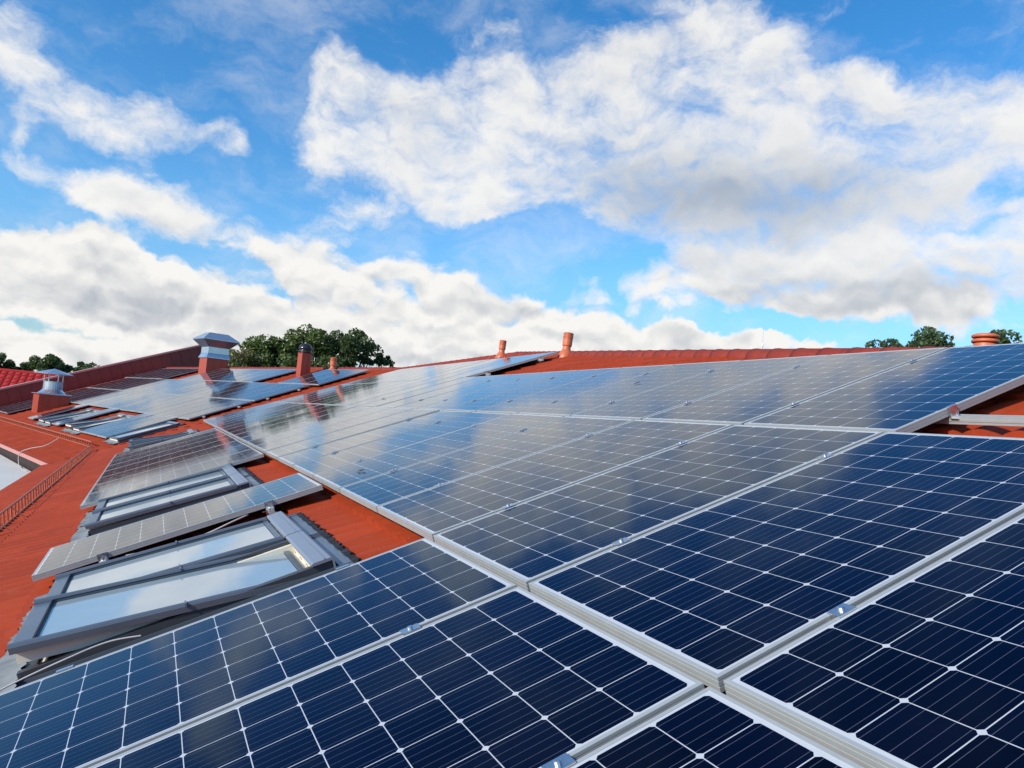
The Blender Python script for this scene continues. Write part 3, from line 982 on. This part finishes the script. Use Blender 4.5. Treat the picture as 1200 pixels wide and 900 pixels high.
# ------------------------------------------------------------------ snow guards
def snow_guard(M, x0, x1, label, h=0.19):
    t = bpart(MB().tube((x0, 0, h), (x1, 0, h), 0.014, 8), 'snow_guard', M_rail, M, False, label)
    MB().tube((x0, 0.012, 0.03), (x1, 0.012, 0.03), 0.013, 8).build('lower_rail', M_rail, t)
    mb = MB()
    mb.tube((0, 0, -0.02), (0, 0, h), 0.009, 6)
    post = mb.mesh('post', M_rail)
    mb = MB()
    mb.tube((0, 0, -0.03), (0, 0, h), 0.010, 6)
    mb.tube((0, 0.17, 0.0), (0, 0, h * 0.9), 0.008, 6)
    mb.box(-0.015, 0.015, -0.03, 0.2, -0.012, 0.0)
    br = mb.mesh('bracket', M_rail)
    n = int((x1 - x0) / 0.26)
    for i in range(n + 1):
        x = x0 + (x1 - x0) * i / n
        o = link('bracket' if i % 4 == 0 else 'post', br if i % 4 == 0 else post, t)
        o.location = (x, 0, 0)
RG1 = F1 @ TR((0, -2.95, T + 0.015)) @ Matrix.Rotation(-PIT * 0.6, 4, 'X')
snow_guard(RG1, -22.2, -5.0, 'red snow guard railing along the near eave')
RG2 = F2 @ TR((0, 1.17, 0.015)) @ Matrix.Rotation(-PIT * 0.6, 4, 'X')
snow_guard(RG2, -21.5, -0.6, 'red snow guard railing along the far eave, meeting the other at the corner')

# ------------------------------------------------------------------ lightning rods
def rod(p, h, label, r=0.012):
    mb = MB()
    mb.tube((0, 0, 0), (0, 0, h), r, 6, r * 0.5)
    mb.lathe([(r * 3, 0), (r * 3, 0.03), (r, 0.06)], 8)
    o = mb.build('lightning_rod', M_steel)
    o.location = p
    tag(o, label, 'lightning rod', 'lightning rods')
rod(F2 @ Vector((-14.0, WR, 0.1)), 1.62, 'thin lightning rod behind the angular metal cowl', 0.02)
rod(F1 @ Vector((-4.6, hip_y(-4.6), T + 0.1)), 0.26, 'hair-thin lightning rod on the hip in front of small white clouds', 0.003)


# ------------------------------------------------------------------ pale flat roof in the courtyard with a loose cable
anx = thing('flat_roofed_annex', 'pale flat membrane roof in the courtyard below the tiled eaves', 'building', TR((-24, -6, -7)))
mb = MB()
ca = P2F @ Vector((-0.9, 0.02, -0.44))
loop = [P2F @ Vector(v) for v in ((-1.6, 0.02, -0.44), (-14, 0.02, -0.30), (-14, -9, -0.30), (12, -9, -0.44))]
p_ = F1 @ Vector((-8, EAVE1 + 0.2, T)); q_ = F1 @ Vector((-20.6, EAVE1 + 0.2, T))
poly = [loop[0], loop[1], loop[2], Vector((-6, -12.5, loop[3].z)), Vector((-6, p_.y, loop[3].z)), Vector((q_.x, q_.y, loop[3].z))]
for k in range(1, 5):                        # rounded corner next to the wall
    a = k / 5
    p0, p1, p2 = poly[-1] if k == 1 else cc, Vector((-22.0, q_.y - 0.25, loop[3].z)), loop[0]
    if k == 1:
        cc = poly[-1].copy()
    poly.append((1 - a) ** 2 * cc + 2 * a * (1 - a) * p1 + a * a * p2)
low = [v - Vector((0, 0, 0.12)) for v in poly]
mb.rings([[v + Vector((24, 6, 7)) for v in low], [v + Vector((24, 6, 7)) for v in poly]])
mb.build('roof', M_memb, anx)
mb = MB()
ctr_ = sum(poly, Vector()) / len(poly)
sh = [ctr_ + (v - ctr_) * 0.97 for v in low]
mb.rings([[Vector((v.x + 24, v.y + 6, 0)) for v in sh], [Vector((v.x + 24, v.y + 6, v.z + 6.99)) for v in sh]])
mb.build('wall', M_wall, anx)

def cable(pts, r, label, m_=None):
    # smooth curve through the points
    P_ = [Vector(p) for p in pts]
    out_ = []
    for i in range(len(P_) - 1):
        p0, p1, p2, p3 = P_[max(0, i - 1)], P_[i], P_[i + 1], P_[min(len(P_) - 1, i + 2)]
        for k in range(8):
            t_ = k / 8
            out_.append(0.5 * ((2 * p1) + (p2 - p0) * t_ + (2 * p0 - 5 * p1 + 4 * p2 - p3) * t_ ** 2 + (3 * p1 - p0 - 3 * p2 + p3) * t_ ** 3))
    out_.append(P_[-1])
    o = MB().path(out_, r).build('cable', m_ or M_cable, None, True)
    tag(o, label, 'cable')
ev = P2F
cable([ev @ Vector(v) for v in ((-3.0, 0.75, 0.52), (-3.1, 0.45, 0.28), (-3.4, 0.12, 0.15), (-3.7, -0.07, -0.02), (-3.6, -0.08, -0.34), (-2.9, -0.12, -0.40), (-2.2, -0.10, -0.42))], 0.012,
      'pale cable looping over the far eave onto the flat roof')
def r1(x, y, z):
    return F1 @ Vector((x, y, z))
cable([r1(-4.39, -1.45, -0.06), r1(-4.37, -1.2, -0.085), r1(-4.37, -0.95, -0.085), r1(-4.38, -0.75, -0.06), r1(-4.42, -0.62, -0.05)], 0.006, 'thin pale cable sagging under the edge of the single panel')
cable([r1(-2.06, -1.93, -0.03), r1(-2.09, -1.78, -0.005), r1(-2.10, -1.57, 0.016), r1(-2.11, -1.42, 0.02), r1(-2.10, -1.30, 0.0)], 0.0035, 'thin pale cable beside the edge of the foreground panels')

# ------------------------------------------------------------------ dead leaves on the glass
def leaf(x, y, z, a, sc, label):
    mb = MB()
    pts = [(-1, 0, 0.1), (-0.5, 0.32, 0.25), (0.2, 0.36, 0.2), (1, 0.02, 0.35), (0.25, -0.3, 0.12), (-0.5, -0.28, 0.2), (-1.35, -0.05, 0.02)]
    mb.add([(p[0] * sc, p[1] * sc, p[2] * sc + 0.004) for p in pts] + [(p[0] * sc, p[1] * sc, p[2] * sc + 0.001) for p in pts],
           [tuple(range(7)), tuple(range(13, 6, -1))] + [(i, 7 + i, 7 + (i + 1) % 7, (i + 1) % 7) for i in range(7)])
    o = mb.build('dead_leaf', M_leafd)
    o.matrix_world = F1 @ TR((x, y, z)) @ Matrix.Rotation(a, 4, 'Z')
    tag(o, label, 'leaf', 'dead leaves lying on the panels')
leaf(-4.44, 0.28, 0.0, 0.5, 0.042, 'dark dead leaf on the second row of panels near its lower edge')
leaf(-4.53, 3.08, 0.0, 1.2, 0.028, 'dark dead leaf in the middle of the third row of panels')
leaf(-11.1, 2.42, 0.0, 0.2, 0.06, 'dark dead leaf far up the third row of panels')


# ------------------------------------------------------------------ neighbouring house
NB = frame((-53.5, -9.0, -6.0), (0, 1, 0), (-1, 0, 0), (0, 0, 1))
nb = thing('neighbouring_house', 'neighbouring house with a bright red tiled roof beyond the parapet', 'building', NB)
mb = MB()
ncol, nrow = 80, 14
for j in range(nrow):
    for i in range(ncol):
        x0, x1 = -20 + i * 0.36, -20 + (i + 1) * 0.36
        y0, y1 = -7 + j * 0.5, -7 + (j + 1) * 0.5
        z0, z1 = 3.9 + j * 0.24 + 0.07, 3.9 + (j + 1) * 0.24
        vs = []
        for yv, zv in ((y0, z0), (y1, z1)):
            for k in range(7):
                vs.append((x0 + (x1 - x0) * k / 6, yv, zv + 0.06 * sin(pi * k / 6) ** 0.7))
        vs += [(x0, y0, z0 - 0.1), (x1, y0, z0 - 0.1)]
        mb.add(vs, [(k, k + 1, k + 8, k + 7) for k in range(6)] + [(14, 15, 6, 5, 4, 3, 2, 1, 0)])
nr = mb.build('roof', M_tile2, nb)
mb = MB()
mb.tube((-20, 0.05, 7.28), (8.8, 0.05, 7.28), 0.15, 10)
mb.build('ridge_cap', M_tile2, nr)
mb = MB()
mb.box(-19.6, 8.4, -6.4, 6.6, 0, 3.9)
mb.rings([[Vector((x, -6.4, 3.9)), Vector((x, 0, 6.95)), Vector((x, 6.6, 3.9))] for x in (-19.6, 8.4)])
mb.build('wall', M_wall, nb)

# ------------------------------------------------------------------ trees
def tree(base, H, R, crown0, seed, m_, label, n, leaf_s, lobes, squash=1.0, gap=0.0):
    """trunk with limbs and a crown of leaf clumps gathered round branch ends"""
    rg = random.Random(seed)
    t = thing('broadleaf_tree', label, 'tree', TR(base), 'trees behind the roof')
    tr_ = MB()
    tr_.tube((0, 0, 0), (0, 0, H * 0.35), R * 0.075, 8, R * 0.055)
    tr_.tube((0, 0, H * 0.35), (rg.uniform(-.3, .3), rg.uniform(-.3, .3), H * 0.7), R * 0.055, 8, R * 0.03)
    ends = []
    for k in range(lobes):
        a = rg.uniform(0, 2 * pi)
        f_ = rg.random() ** 0.6
        z = crown0 + (H - crown0) * (0.06 + 0.90 * rg.random())
        zz = (z - crown0) / (H - crown0)
        rad = R * (1 - max(0, zz - 0.45) ** 2 * 2.6) * (0.62 + 0.38 * min(1, zz / 0.25)) * f_
        e = Vector((rad * cos(a), rad * sin(a), z - H * 0.03))
        st = Vector((0, 0, H * (0.25 + 0.4 * zz)))
        mid_ = st.lerp(e, 0.5) + Vector((0, 0, -0.04 * H))
        tr_.tube(st, mid_, R * 0.03, 5, R * 0.02, cap=False)
        tr_.tube(mid_, e, R * 0.02, 5, R * 0.006, cap=False)
        ends.append((e, R * rg.uniform(0.10, 0.22)))
    tr_.build('trunk', M_bark, t)
    cr = MB()
    per = max(1, n // lobes)
    for e, lr in ends:
        for _ in range(per):
            while True:
                p = Vector((rg.uniform(-1, 1), rg.uniform(-1, 1), rg.uniform(-1, 1)))
                if p.length < 1:
                    break
            p = p.normalized() * (p.length ** 0.6)
            p = e + Vector((p.x * lr, p.y * lr, p.z * lr * 0.75 * squash))
            nrm = Vector((rg.gauss(0, 1), rg.gauss(0, 1), rg.gauss(0.5, 1))).normalized()
            u = nrm.orthogonal().normalized()
            v = nrm.cross(u)
            an = rg.uniform(0, 2 * pi)
            u, v = u * cos(an) + v * sin(an), v * cos(an) - u * sin(an)
            s_ = leaf_s * rg.uniform(0.6, 1.3)
            cr.add([p - u * s_, p + v * s_ * 0.55, p + u * s_, p - v * s_ * 0.55], [(0, 1, 2, 3)])
    cr.build('crown', m_, t)
    return t
G = -7.0
tree((-58.0, 6.3, G), 13.2, 4.4, 4.5, 1, M_oak, 'left oak of the big group behind the far ridge, sloping outline', 15300, 0.151, 117)
tree((-57.6, 9.6, G), 14.5, 4.0, 4.5, 2, M_oak, 'middle oak of the big group, right behind the black-capped chimney', 15300, 0.151, 117)
tree((-57.0, 12.3, G), 14.9, 3.4, 4.5, 3, M_dark, 'tallest oak of the group, at its right', 13600, 0.151, 102)
tree((-58.4, 15.0, G), 13.5, 1.7, 5, 4, M_dark, 'small dark tree at the right end of the oak group', 5100, 0.144, 55)
tree((-56.0, 4.0, G), 11.9, 2.6, 4, 5, M_yel, 'yellowing shrub-like tree between the angular cowl and the oaks', 8500, 0.101, 86)
tree((-82.6, -14.9, G), 10.6, 2.6, 4, 6, M_dark, 'dark tree at the left edge of the photo', 7650, 0.173, 76)
tree((-82.8, -12.4, G), 10.2, 2.2, 4, 7, M_dark, 'dark tree second from the left, just left of the round cowl', 7650, 0.173, 71)
tree((-78.1, -10.1, G), 11.0, 2.6, 4, 8, M_dark, 'dark tree right behind the round metal cowl', 8500, 0.173, 76)
tree((-83.4, -7.4, G), 10.8, 2.9, 4, 9, M_dark, 'dark rounded tree to the right of the round cowl', 8500, 0.173, 81)
tree((-88.5, 1.0, G), 12.4, 1.8, 5, 10, M_oak, 'tree whose tip just shows over the parapet near the angular cowl', 4250, 0.158, 51)
tree((-24.6, 35.6, G), 15.2, 3.3, 7, 11, M_dark, 'loose dark tree behind the hip, left of the stacked-disc vent', 10200, 0.111, 66)
tree((-21.6, 37.6, G), 15.2, 2.8, 7, 12, M_dark, 'dark tree at the right edge of the photo behind the top panel', 8160, 0.111, 51)
tree((-26.9, 34.6, G), 14.75, 2.9, 7, 13, M_dark, 'low leafy tree top behind the hip, farthest left of the right-hand trees', 10400, 0.116, 60)
